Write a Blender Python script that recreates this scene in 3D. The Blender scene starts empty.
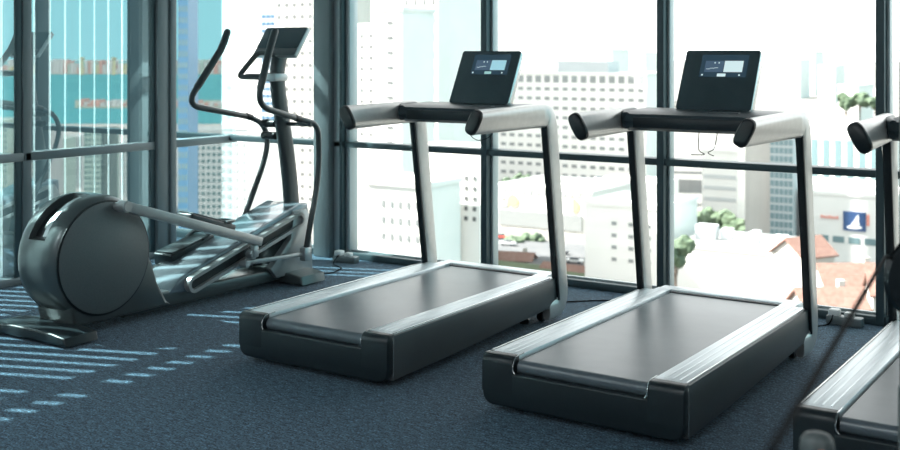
import bpy, bmesh, math, random
from mathutils import Vector, Matrix, Quaternion
random.seed(7)
SC = bpy.context.scene
COL = SC.collection
R = math.radians

# ------------------------------------------------------------------ camera
F_PX, HZ, H_EYE, YAW = 1128.0, 55.0, 1.55, R(33.3)
cam_d = bpy.data.cameras.new('camera')
cam_d.sensor_width = 36.0
cam_d.lens = F_PX / 900.0 * 36.0
cam_d.shift_y = -(225.0 - HZ) / 900.0
cam_d.clip_start = 0.05
cam_d.clip_end = 20000
cam_d.dof.use_dof = True
cam_d.dof.focus_distance = 5.6
cam_d.dof.aperture_fstop = 3.2
cam = bpy.data.objects.new('camera', cam_d)
cam.location = (0, 0, H_EYE)
cam.rotation_euler = (R(90), 0, YAW)
COL.objects.link(cam)
SC.camera = cam

# ------------------------------------------------------------------ world, sun, exposure
SC.view_settings.view_transform = 'Standard'
SC.view_settings.look = 'None'
SC.view_settings.gamma = 1.0
SC.view_settings.use_curve_mapping = False
SC.view_settings.exposure = 0.12

world = bpy.data.worlds.new('sky')
SC.world = world
world.use_nodes = True
wn, wl = world.node_tree.nodes, world.node_tree.links
wn.clear()
w_out = wn.new('ShaderNodeOutputWorld')
w_bg = wn.new('ShaderNodeBackground')
w_bg.inputs['Strength'].default_value = 2.5
w_tc = wn.new('ShaderNodeTexCoord')
w_sep = wn.new('ShaderNodeSeparateXYZ')
w_r = wn.new('ShaderNodeValToRGB')
w_r.color_ramp.elements[0].position = 0.72
w_r.color_ramp.elements[0].color = (1.0, 1.0, 0.99, 1)
w_r.color_ramp.elements[1].position = 0.83
w_r.color_ramp.elements[1].color = (0.23, 0.50, 0.545, 1)
w_m = wn.new('ShaderNodeMath'); w_m.operation = 'MULTIPLY_ADD'
w_m.inputs[1].default_value = 0.5; w_m.inputs[2].default_value = 0.5
wl.new(w_tc.outputs['Generated'], w_sep.inputs[0])
wl.new(w_sep.outputs['X'], w_m.inputs[0])
wl.new(w_m.outputs[0], w_r.inputs[0])
wl.new(w_r.outputs[0], w_bg.inputs['Color'])
wl.new(w_bg.outputs[0], w_out.inputs['Surface'])

SUN_EL = math.atan(0.95)
SUN_AZ = R(21)
sun_d = bpy.data.lights.new('sun', 'SUN')
sun_d.energy = 27.0
sun_d.color = (1.0, 0.96, 0.9)
sun_d.angle = R(0.53)
sun = bpy.data.objects.new('sun', sun_d)
T = Vector((math.cos(SUN_AZ) * math.cos(SUN_EL), math.sin(SUN_AZ) * math.cos(SUN_EL), -math.sin(SUN_EL)))
sun.rotation_euler = T.to_track_quat('-Z', 'Y').to_euler()
sun.location = (-8, -3, 8)
COL.objects.link(sun)

# added fill lamps under the ceiling, out of view, to brighten the room
def fill_panel(x, y, w):
    d = bpy.data.lights.new('fill_lamp_light', 'AREA')
    d.shape = 'RECTANGLE'; d.size = 1.2; d.size_y = 0.6; d.energy = w; d.color = (0.92, 0.98, 1.0)
    o = bpy.data.objects.new('fill_lamp_light', d); o.location = (x, y, 2.70); COL.objects.link(o)
FILL_W = 22
FILL_LAMPS = [(-4.6, 1.0), (-1.6, 1.0), (1.4, 1.0), (-4.6, -1.6), (-1.6, -1.6), (1.4, -1.6)]
for p in FILL_LAMPS: fill_panel(*p, FILL_W)

# ------------------------------------------------------------------ materials
def mat(name, color, rough=0.5, metal=0.0, spec=0.5, noise=None, bump=None, emit=None, coat=0.0, aniso=None):
    m = bpy.data.materials.new(name); m.use_nodes = True
    n, l = m.node_tree.nodes, m.node_tree.links
    b = n['Principled BSDF']
    b.inputs['Base Color'].default_value = (*color, 1)
    b.inputs['Roughness'].default_value = rough
    b.inputs['Metallic'].default_value = metal
    b.inputs['Specular IOR Level'].default_value = spec
    b.inputs['Coat Weight'].default_value = coat
    if emit:
        b.inputs['Emission Color'].default_value = (*emit[0], 1); b.inputs['Emission Strength'].default_value = emit[1]
    if noise or bump:
        tc = n.new('ShaderNodeTexCoord')
        mp = n.new('ShaderNodeMapping'); l.new(tc.outputs['Object'], mp.inputs[0])
        if aniso: mp.inputs['Scale'].default_value = aniso
        if noise:
            nz = n.new('ShaderNodeTexNoise'); nz.inputs['Scale'].default_value = noise[0]; nz.inputs['Detail'].default_value = 5
            l.new(mp.outputs[0], nz.inputs['Vector'])
            cr = n.new('ShaderNodeValToRGB'); l.new(nz.outputs['Fac'], cr.inputs[0])
            cr.color_ramp.elements[0].position = 0.35; cr.color_ramp.elements[1].position = 0.65
            cr.color_ramp.elements[0].color = (*color, 1); cr.color_ramp.elements[1].color = (*noise[1], 1)
            l.new(cr.outputs[0], b.inputs['Base Color'])
        if bump:
            nb = n.new('ShaderNodeTexNoise'); nb.inputs['Scale'].default_value = bump[0]; nb.inputs['Detail'].default_value = 3
            l.new(mp.outputs[0], nb.inputs['Vector'])
            bp_ = n.new('ShaderNodeBump'); bp_.inputs['Strength'].default_value = bump[1]; bp_.inputs['Distance'].default_value = 0.0006
            l.new(nb.outputs['Fac'], bp_.inputs['Height']); l.new(bp_.outputs[0], b.inputs['Normal'])
    return m

def glass(name, refl, tint):
    m = bpy.data.materials.new(name); m.use_nodes = True
    n, l = m.node_tree.nodes, m.node_tree.links
    n.clear()
    o = n.new('ShaderNodeOutputMaterial'); mx = n.new('ShaderNodeMixShader')
    t = n.new('ShaderNodeBsdfTransparent'); t.inputs['Color'].default_value = (*tint, 1)
    g = n.new('ShaderNodeBsdfGlossy'); g.inputs['Roughness'].default_value = 0.0; g.inputs['Color'].default_value = (0.95, 1, 1, 1)
    fr = n.new('ShaderNodeFresnel'); fr.inputs['IOR'].default_value = 1.45
    ad = n.new('ShaderNodeMath'); ad.operation = 'ADD'; ad.inputs[1].default_value = refl; ad.use_clamp = True
    ge = n.new('ShaderNodeNewGeometry')   # the far face of the pane lets light straight out
    iv = n.new('ShaderNodeMath'); iv.operation = 'SUBTRACT'; iv.inputs[0].default_value = 1.0
    mu = n.new('ShaderNodeMath'); mu.operation = 'MULTIPLY'
    l.new(ge.outputs['Backfacing'], iv.inputs[1])
    l.new(fr.outputs[0], ad.inputs[0]); l.new(ad.outputs[0], mu.inputs[0]); l.new(iv.outputs[0], mu.inputs[1]); l.new(mu.outputs[0], mx.inputs['Fac'])
    l.new(t.outputs[0], mx.inputs[1]); l.new(g.outputs[0], mx.inputs[2]); l.new(mx.outputs[0], o.inputs['Surface'])
    return m

M = {}
M['clear_glass'] = glass('clear_glass', 0.0, (0.98, 1.0, 1.0))
M['mirror_glass'] = glass('reflective_glass', 0.42, (0.80, 0.95, 0.97))
M['frame'] = mat('window_frame_dark', (0.055, 0.085, 0.095), 0.42, 0.3)
M['frame_grey'] = mat('window_frame_grey', (0.17, 0.20, 0.21), 0.45, 0.3)
M['frame_light'] = mat('window_frame_light', (0.42, 0.47, 0.48), 0.4, 0.4)
M['wall'] = mat('painted_wall', (0.42, 0.46, 0.47), 0.8, noise=(3, (0.45, 0.48, 0.49)))
M['ceiling'] = mat('ceiling_paint', (0.5, 0.54, 0.55), 0.9, noise=(3, (0.53, 0.56, 0.57)))
M['fin'] = mat('white_fin', (0.85, 0.86, 0.86), 0.5)
M['lamp'] = mat('fill_lamp_diffuser', (0.9, 0.9, 0.9), 0.5, emit=((0.92, 0.98, 1.0), 2.0))  # glow of the added fill panels
M['black'] = mat('black_plastic', (0.006, 0.010, 0.012), 0.36, 0, 0.5, bump=(600, 0.05))
M['beam'] = mat('console_beam_plastic', (0.030, 0.048, 0.056), 0.4)
M['charcoal'] = mat('charcoal_cover', (0.013, 0.021, 0.025), 0.36, 0.1, bump=(500, 0.05))
M['belt'] = mat('belt_rubber', (0.095, 0.122, 0.138), 0.30, 0, 0.8, noise=(6, (0.115, 0.142, 0.16)), bump=(450, 0.12))
M['rail'] = mat('brushed_rail', (0.72, 0.77, 0.79), 0.38, 0.45, noise=(4, (0.80, 0.85, 0.87)), aniso=(30, 1, 1))
M['panel'] = mat('grey_side_panel', (0.09, 0.105, 0.11), 0.42, 0.35, noise=(3, (0.105, 0.12, 0.125)))
M['silver'] = mat('silver_paint', (0.60, 0.595, 0.58), 0.30, 0.5, noise=(30, (0.64, 0.635, 0.62)))
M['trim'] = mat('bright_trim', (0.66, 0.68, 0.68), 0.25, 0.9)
M['screen'] = mat('console_glass', (0.045, 0.072, 0.082), 0.22, 0, 0.5, noise=(9, (0.050, 0.078, 0.088)))
M['display'] = mat('display_dark', (0.01, 0.02, 0.03), 0.15, emit=((0.035, 0.075, 0.11), 0.55))
M['tile_dark'] = mat('display_tile', (0.02, 0.03, 0.05), 0.2, emit=((0.07, 0.12, 0.18), 0.8))
M['tile_blue'] = mat('display_tile_blue', (0.1, 0.2, 0.25), 0.2, emit=((0.33, 0.60, 0.68), 0.9))
M['tile_pale'] = mat('display_tile_pale', (0.2, 0.25, 0.25), 0.2, emit=((0.62, 0.78, 0.80), 0.9))
M['tile_green'] = mat('display_button', (0.1, 0.2, 0.2), 0.2, emit=((0.30, 0.52, 0.50), 0.9))
M['cord'] = mat('black_cord', (0.006, 0.007, 0.008), 0.9, spec=0.1)
M['white_plastic'] = mat('white_plastic', (0.75, 0.76, 0.75), 0.4)
M['ell_body'] = mat('graphite_shell', (0.10, 0.12, 0.122), 0.28, 0.5, bump=(4, 0.02))
M['ell_disc'] = mat('perforated_disc', (0.115, 0.14, 0.142), 0.45, 0.3, noise=(180, (0.135, 0.16, 0.164)))
M['ell_grey'] = mat('grey_steel', (0.36, 0.375, 0.375), 0.36, 0.5, noise=(12, (0.40, 0.415, 0.415)))
M['ell_light'] = mat('light_steel', (0.42, 0.46, 0.47), 0.34, 0.6)
M['ell_dark'] = mat('dark_tube', (0.062, 0.075, 0.078), 0.30, 0.35)
M['ell_gloss'] = mat('glossy_cover', (0.20, 0.25, 0.28), 0.22, 0.3, coat=0.5)
M['foreground_grey'] = mat('grey_post_paint', (0.07, 0.085, 0.085), 0.5)

M_orange = mat('orange_mark', (0.6, 0.22, 0.12), 0.5)
# carpet
def carpet():
    m = bpy.data.materials.new('carpet'); m.use_nodes = True
    n, l = m.node_tree.nodes, m.node_tree.links
    b = n['Principled BSDF']; b.inputs['Roughness'].default_value = 0.9
    b.inputs['Specular IOR Level'].default_value = 0.25
    b.inputs['Sheen Weight'].default_value = 0.10; b.inputs['Sheen Roughness'].default_value = 0.4
    tc = n.new('ShaderNodeTexCoord')
    mp = n.new('ShaderNodeMapping'); mp.inputs['Scale'].default_value = (22, 70, 1); mp.inputs['Rotation'].default_value = (0, 0, R(12))
    a = n.new('ShaderNodeTexNoise'); a.inputs['Scale'].default_value = 1.0; a.inputs['Detail'].default_value = 4; a.inputs['Roughness'].default_value = 0.7
    c = n.new('ShaderNodeTexNoise'); c.inputs['Scale'].default_value = 110; c.inputs['Detail'].default_value = 2
    l.new(tc.outputs['Object'], mp.inputs[0]); l.new(mp.outputs[0], a.inputs['Vector']); l.new(tc.outputs['Object'], c.inputs['Vector'])
    r1 = n.new('ShaderNodeValToRGB'); r1.color_ramp.elements[0].position = .34; r1.color_ramp.elements[1].position = .70
    r1.color_ramp.elements[0].color = (0.006, 0.018, 0.032, 1); r1.color_ramp.elements[1].color = (0.075, 0.145, 0.205, 1)
    r2 = n.new('ShaderNodeValToRGB'); r2.color_ramp.elements[0].position = .38; r2.color_ramp.elements[1].position = .66
    r2.color_ramp.elements[0].color = (0.35, 0.35, 0.35, 1); r2.color_ramp.elements[1].color = (2.3, 2.3, 2.3, 1)
    l.new(a.outputs['Fac'], r1.inputs[0]); l.new(c.outputs['Fac'], r2.inputs[0])
    mx = n.new('ShaderNodeMix'); mx.data_type = 'RGBA'; mx.blend_type = 'MULTIPLY'; mx.inputs[0].default_value = 1
    l.new(r1.outputs[0], mx.inputs[6]); l.new(r2.outputs[0], mx.inputs[7]); l.new(mx.outputs[2], b.inputs['Base Color'])
    bm_ = n.new('ShaderNodeBump'); bm_.inputs['Strength'].default_value = 0.5; bm_.inputs['Distance'].default_value = 0.006
    l.new(c.outputs['Fac'], bm_.inputs['Height']); l.new(bm_.outputs[0], b.inputs['Normal'])
    return m
M['carpet'] = carpet()

# ------------------------------------------------------------------ mesh helpers
class MB:
    def __init__(s): s.bm = bmesh.new()
    def box(s, x0, x1, y0, y1, z0, z1, bev=0, seg=2):
        t = bmesh.new()
        vs = [t.verts.new(p) for p in ((x0,y0,z0),(x1,y0,z0),(x1,y1,z0),(x0,y1,z0),(x0,y0,z1),(x1,y0,z1),(x1,y1,z1),(x0,y1,z1))]
        for f in ((0,3,2,1),(4,5,6,7),(0,1,5,4),(1,2,6,5),(2,3,7,6),(3,0,4,7)): t.faces.new([vs[i] for i in f])
        if bev: bmesh.ops.bevel(t, geom=t.edges[:], offset=bev, segments=seg, affect='EDGES', profile=0.5)
        s.add(t); return s
    def add(s, t, mtx=None):
        if mtx is not None: bmesh.ops.transform(t, matrix=mtx, verts=t.verts)
        me = bpy.data.meshes.new('tmp'); t.to_mesh(me); t.free(); s.bm.from_mesh(me); bpy.data.meshes.remove(me)
    def obox(s, center, size, rot, bev=0, seg=2):
        q = MB(); a, b, c = [v / 2 for v in size]; q.box(-a, a, -b, b, -c, c, bev, seg)
        s.add(q.bm, Matrix.Translation(center) @ rot.to_matrix().to_4x4() if isinstance(rot, (Quaternion,)) else Matrix.Translation(center) @ rot)
        return s
    def prism(s, pts, axis, a0, a1, bev=0, seg=2, bev_axis_only=False):
        """pts: 2D outline; axis: 'x' -> (a, p, q), 'y' -> (p, a, q), 'z' -> (p, q, a)"""
        t = bmesh.new()
        def P(p, a): return {'x': (a, p[0], p[1]), 'y': (p[0], a, p[1]), 'z': (p[0], p[1], a)}[axis]
        v0 = [t.verts.new(P(p, a0)) for p in pts]; v1 = [t.verts.new(P(p, a1)) for p in pts]
        n = len(pts)
        f0 = t.faces.new(v0[::-1]); f1 = t.faces.new(v1)
        for i in range(n): t.faces.new((v0[i], v0[(i+1) % n], v1[(i+1) % n], v1[i]))
        bmesh.ops.recalc_face_normals(t, faces=t.faces[:])
        if bev:
            ed = set(f0.edges[:]) | set(f1.edges[:])
            bmesh.ops.bevel(t, geom=list(ed), offset=bev, segments=seg, affect='EDGES', profile=0.5)
        s.add(t); return s
    def cyl(s, p0, p1, r, seg=24, r2=None, bev=0):
        p0, p1 = Vector(p0), Vector(p1); d = p1 - p0
        t = bmesh.new()
        bmesh.ops.create_cone(t, cap_ends=True, segments=seg, radius1=r, radius2=r if r2 is None else r2, depth=d.length)
        if bev:
            ed = [e for e in t.edges if len(e.link_faces) == 2 and any(len(f.verts) > 4 for f in e.link_faces)]
            bmesh.ops.bevel(t, geom=ed, offset=bev, segments=3, affect='EDGES')
        s.add(t, Matrix.Translation((p0 + p1) / 2) @ d.to_track_quat('Z', 'Y').to_matrix().to_4x4()); return s
    def sweep(s, path, sec, side=(1, 0, 0), twist=None, scale=None, caps=True, shear=None):
        """path: points; sec: 2D section (a along side, b along T x side)"""
        n = len(path); P = [Vector(p) for p in path]; rings = []
        prevA = None
        for i in range(n):
            Tn = (P[min(i+1, n-1)] - P[max(i-1, 0)]).normalized()
            if side is None:
                if prevA is None:
                    ref = Vector((0, 0, 1)) if abs(Tn.z) < 0.9 else Vector((1, 0, 0))
                    A = (ref - Tn * ref.dot(Tn)).normalized()
                else: A = (prevA - Tn * prevA.dot(Tn)).normalized()
            else:
                sd = Vector(side); A = (sd - Tn * sd.dot(Tn)).normalized()
            prevA = A
            B = Tn.cross(A)
            if twist:
                q = Quaternion(Tn, twist[i] if isinstance(twist, (list, tuple)) else twist); A2, B2 = q @ A, q @ B
            else: A2, B2 = A, B
            k = scale[i] if scale else 1.0
            ka, kb = k if isinstance(k, tuple) else (k, k)
            rings.append([s.bm.verts.new(P[i] + A2 * a * ka + B2 * b * kb) for a, b in sec])
        m = len(sec)
        for i in range(n - 1):
            for j in range(m):
                s.bm.faces.new((rings[i][j], rings[i][(j+1) % m], rings[i+1][(j+1) % m], rings[i+1][j]))
        if caps:
            s.bm.faces.new(rings[0][::-1]); s.bm.faces.new(rings[-1])
        return s
    def tube(s, path, r, seg=14, ends=True, **k):
        sc = None
        path = [Vector(p) for p in path]
        if ends:   # rounded ends
            d0 = (path[0] - path[1]).normalized(); d1 = (path[-1] - path[-2]).normalized()
            path = [path[0] + d0*r*.9, path[0] + d0*r*.7] + path + [path[-1] + d1*r*.7, path[-1] + d1*r*.9]
            sc = [0.35, 0.75] + [1.0] * (len(path) - 4) + [0.75, 0.35]
        return s.sweep(path, circ(r, r, seg), None, scale=sc, **k)
    def ring(s, prof, center, axis='x', seg=48):
        """lathe: prof (radius, along)"""
        rings = []
        for rr, a in prof:
            row = []
            for j in range(seg):
                t = 2 * math.pi * j / seg; u, v = rr * math.cos(t), rr * math.sin(t)
                p = {'x': (a, u, v), 'y': (u, a, v), 'z': (u, v, a)}[axis]
                row.append(s.bm.verts.new(Vector(center) + Vector(p)))
            rings.append(row)
        for i in range(len(rings) - 1):
            for j in range(seg): s.bm.faces.new((rings[i][j], rings[i][(j+1) % seg], rings[i+1][(j+1) % seg], rings[i+1][j]))
        s.bm.faces.new(rings[0][::-1]); s.bm.faces.new(rings[-1])
        return s
    def build(s, name, m, parent=None, smooth=True, angle=38, doubles=False):
        if doubles: bmesh.ops.remove_doubles(s.bm, verts=s.bm.verts, dist=1e-5)
        bmesh.ops.recalc_face_normals(s.bm, faces=s.bm.faces[:])
        if smooth:
            for f in s.bm.faces: f.smooth = True
            for e in s.bm.edges:
                if len(e.link_faces) == 2 and e.calc_face_angle(0) > R(angle): e.smooth = False
        me = bpy.data.meshes.new(name); s.bm.to_mesh(me); s.bm.free()
        me.materials.append(m)
        o = bpy.data.objects.new(name, me); COL.objects.link(o)
        if parent: o.parent = parent
        return o

def circ(a, b, n=14):
    return [(a * math.cos(2*math.pi*i/n), b * math.sin(2*math.pi*i/n)) for i in range(n)]
def superell(a, b, p=3.0, n=20):
    o = []
    for i in range(n):
        t = 2*math.pi*i/n; c, s = math.cos(t), math.sin(t)
        o.append((a*math.copysign(abs(c)**(2/p), c), b*math.copysign(abs(s)**(2/p), s)))
    return o
def smooth_path(pts, n=6):
    P = [Vector(p) for p in pts]; out = []
    for i in range(len(P) - 1):
        p0, p1, p2, p3 = P[max(i-1, 0)], P[i], P[i+1], P[min(i+2, len(P)-1)]
        for k in range(n):
            t = k / n
            out.append(0.5*((2*p1) + (p2-p0)*t + (2*p0-5*p1+4*p2-p3)*t*t + (3*p1-p0-3*p2+p3)*t*t*t))
    out.append(P[-1]); return out
def round_path(pts, rad, n=6):
    """polyline with rounded corners"""
    P = [Vector(p) for p in pts]; out = [P[0]]
    for i in range(1, len(P)-1):
        r = rad[i-1] if isinstance(rad, (list, tuple)) else rad
        a, b, c = P[i-1], P[i], P[i+1]
        q0 = b + (a-b).normalized()*min(r, (a-b).length*.49); q1 = b + (c-b).normalized()*min(r, (c-b).length*.49)
        for k in range(n+1):
            t = k/n; out.append(q0*(1-t)**2 + b*2*t*(1-t) + q1*t*t)
    out.append(P[-1]); return out

def thing(name, label, cat, loc=(0, 0, 0), rz=0, group=None):
    o = bpy.data.objects.new(name, None); COL.objects.link(o)
    o.location = loc; o.rotation_euler = (0, 0, rz); tag(o, label, cat, group); return o
def tag(o, label=None, cat=None, group=None, kind=None):
    if label: o['label'] = label
    if cat: o['category'] = cat
    if group: o['group'] = group
    if kind: o['kind'] = kind
    return o
def struct(o, label=None, cat=None):
    return tag(o, label, cat, kind='structure')
def copy_tree(o, parent=None):
    c = o.copy(); COL.objects.link(c)
    if parent: c.parent = parent
    for ch in list(o.children): copy_tree(ch, c)
    return c

# ------------------------------------------------------------------ room shell
XL, YW, XR, YB, ZC = -6.60, 6.75, 4.2, -3.2, 2.75     # left glass wall, window wall, right wall, back wall, ceiling
struct(MB().box(XL - .3, XR + .2, YB - .2, YW + .25, -0.3, 0).build('floor', M['carpet']), 'dark navy blue woven carpet with pale flecks under the machines', 'floor')
struct(MB().box(XL - .3, XR + .2, YB - .2, YW + .25, ZC, ZC + .3).build('ceiling', M['ceiling']), 'pale plain ceiling above the gym', 'ceiling')
struct(MB().box(XL - .3, XR + .2, YB - .2, YB, 0, ZC).build('wall_back', M['wall']), 'plain light grey wall behind the viewer', 'wall')
struct(MB().box(XR, XR + .2, YB, YW + .25, 0, ZC).build('wall_right', M['wall']), 'plain light grey wall beyond the machines', 'wall')
ZT0, ZT1, ZB = 0.845, 0.888, 0.05
ZU0, ZU1, ZH = 2.26, 2.325, 2.64
# right-hand window wall (faces the camera side), bays between mullions
mull_x = [-5.40, -4.145, -2.825, -1.485, -0.165, 1.155, 2.475]
edges = [XL - .06] + mull_x + [XR]
# column between first bay and second
def bay_right(i, x0, x1):
    wb = MB().box(x0, x1, YW, YW + .14, 0, ZB, .006).build('window_%d' % i, M['frame'])
    struct(wb, 'clear full height window bay %s of the wall with the skyline' % ['next to the corner', 'behind the first treadmill', 'between two treadmills', 'behind the middle treadmill', 'behind the cut off treadmill', 'past the cut off treadmill', 'far along', 'nearest the end wall'][i-1], 'window')
    MB().box(x0, x1, YW + .0, YW + .12, ZT0, ZT1, .004).build('transom', M['frame'], wb)
    MB().box(x0, x1, YW + .0, YW + .12, ZU0, ZU1, .004).build('transom', M['frame'], wb)
    MB().box(x0, x1, YW + .0, YW + .14, ZH, ZC, .004).build('head_frame', M['frame'], wb)
    MB().box(x0, x1, YW + .086, YW + .096, ZB - .01, ZH + .01).build('glass_pane', M['clear_glass'], wb, smooth=False)
    # slim light glazing bead along the foot
    MB().box(x0, x1, YW + .055, YW + .075, ZB, ZB + .012).build('glazing_bead', M['frame_light'], wb)
    return wb
bays = [bay_right(k + 1, edges[k], edges[k+1]) for k in range(len(edges) - 1)]
for k, x in enumerate(mull_x):
    wb = bays[k]
    if k == 0:
        MB().box(-5.66, -5.50, YW - .06, YW + .15, 0, ZC, .01).build('column', M['frame_grey'], wb)
        MB().box(-5.50, -5.44, YW - .0, YW + .13, 0, ZC, .004).build('mullion', M['frame_light'], wb)
        MB().box(-5.44, -5.41, YW - .01, YW + .13, 0, ZC, .004).build('mullion', M['frame'], wb)
        MB().box(-5.41, -5.37, YW + .03, YW + .13, 0, ZC, .004).build('mullion', M['frame_light'], wb)
    else:
        MB().box(x - .026, x + .022, YW - .01, YW + .13, 0, ZC, .004).build('mullion', M['frame'], wb)
        MB().box(x + .022, x + .040, YW + .05, YW + .125, 0, ZC, .003).build('mullion', M['frame_light'], wb)
# left-hand glass wall: mullions at y
XG = XL - .025
ly = [YB, -2.3, -1.1, 0.12, 1.34, 2.56, 3.68, 4.81, 5.98, YW + .09]
for i in range(len(ly) - 1):
    y0, y1 = ly[i], ly[i+1]
    wb = MB().box(XL - .12, XL, y0, y1, 0, ZB, .006).build('window_%d' % (i + 9), M['frame_grey'])
    struct(wb, ['mirror toned window bay at the back end of the finned side', 'mirror toned window bay of the finned side, second from the back wall', 'mirror toned window bay of the finned side, third from the back wall', 'mirror toned window bay of the finned side, fourth from the back wall', 'mirror toned window bay beside the viewer', 'mirror toned window bay ahead of the viewer', 'mirror toned window bay just before the elliptical trainer', 'mirror toned window bay behind the elliptical flywheel', 'mirror toned corner window bay behind the elliptical handles'][i], 'window')
    MB().box(XL - .11, XL, y0, y1, ZT0 - .015, ZT1, .004).build('transom', M['frame_grey'], wb)
    MB().box(XL - .11, XL, y0, y1, ZU0, ZU1, .004).build('transom', M['frame_grey'], wb)
    MB().box(XL - .13, XL, y0, y1, ZH, ZC, .004).build('head_frame', M['frame_grey'], wb)
    MB().box(XG - .005, XG + .005, y0, y1, ZB - .01, ZH + .01).build('glass_pane', M['mirror_glass'], wb, smooth=False)
    if 0 < i:
        if i == 8:
            MB().box(XL - .13, XL + .02, y0 - .02, y0 + .10, 0, ZC, .01).build('column', M['frame_grey'], wb)
            MB().box(XL - .13, XL + .035, y0 + .10, y0 + .16, 0, ZC, .006).build('mullion', M['frame_grey'], wb)
            MB().box(XL - .14, XL - .005, y0 - .065, y0 - .02, 0, ZC, .006).build('mullion', M['frame'], wb)
        else:
            MB().box(XL - .14, XL + .0, y0 - .02, y0 + .05, 0, ZC, .006).build('mullion', M['frame_grey'], wb)
            MB().box(XL - .14, XL - .01, y0 - .075, y0 - .02, 0, ZC, .006).build('mullion', M['frame'], wb)
# vertical sun fins outside the left glass
fin_m = None
ang = R(180 - 39)
k = 0
y = YB + .1
while y < 5.92:
    if fin_m is None:
        q = MB(); q.obox((0, 0, 1.35), (.092, .011, 2.9), Quaternion((0, 0, 1), ang)); f0 = q.build('trim_1', M['fin']); fin_m = f0.data; f = f0
    else:
        f = bpy.data.objects.new('trim_%d' % (k + 1), fin_m); COL.objects.link(f)
    f.location = (XL - .24, y, -.05)
    struct(f, 'slim white vertical sun fin outside the mirror toned glass', 'fin'); f['group'] = 'vertical sun fins outside the glass'
    y += .1315; k += 1
struct(MB().box(XL - .34, XL - .12, YB, 6.0, -.25, -.12).build('trim_101', M['frame_grey']), 'grey ledge that carries the sun fins outside', 'ledge')
# glowing panels for the added fill lamps
for i, (x, y) in enumerate(FILL_LAMPS):
    o = MB().box(x - .62, x + .62, y - .32, y + .32, 2.715, 2.75, .004).build('fill_lamp', M['lamp'])
    tag(o, 'flat white rectangular fill lamp added in the ceiling out of view', 'lamp', 'added fill lamps')

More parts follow.
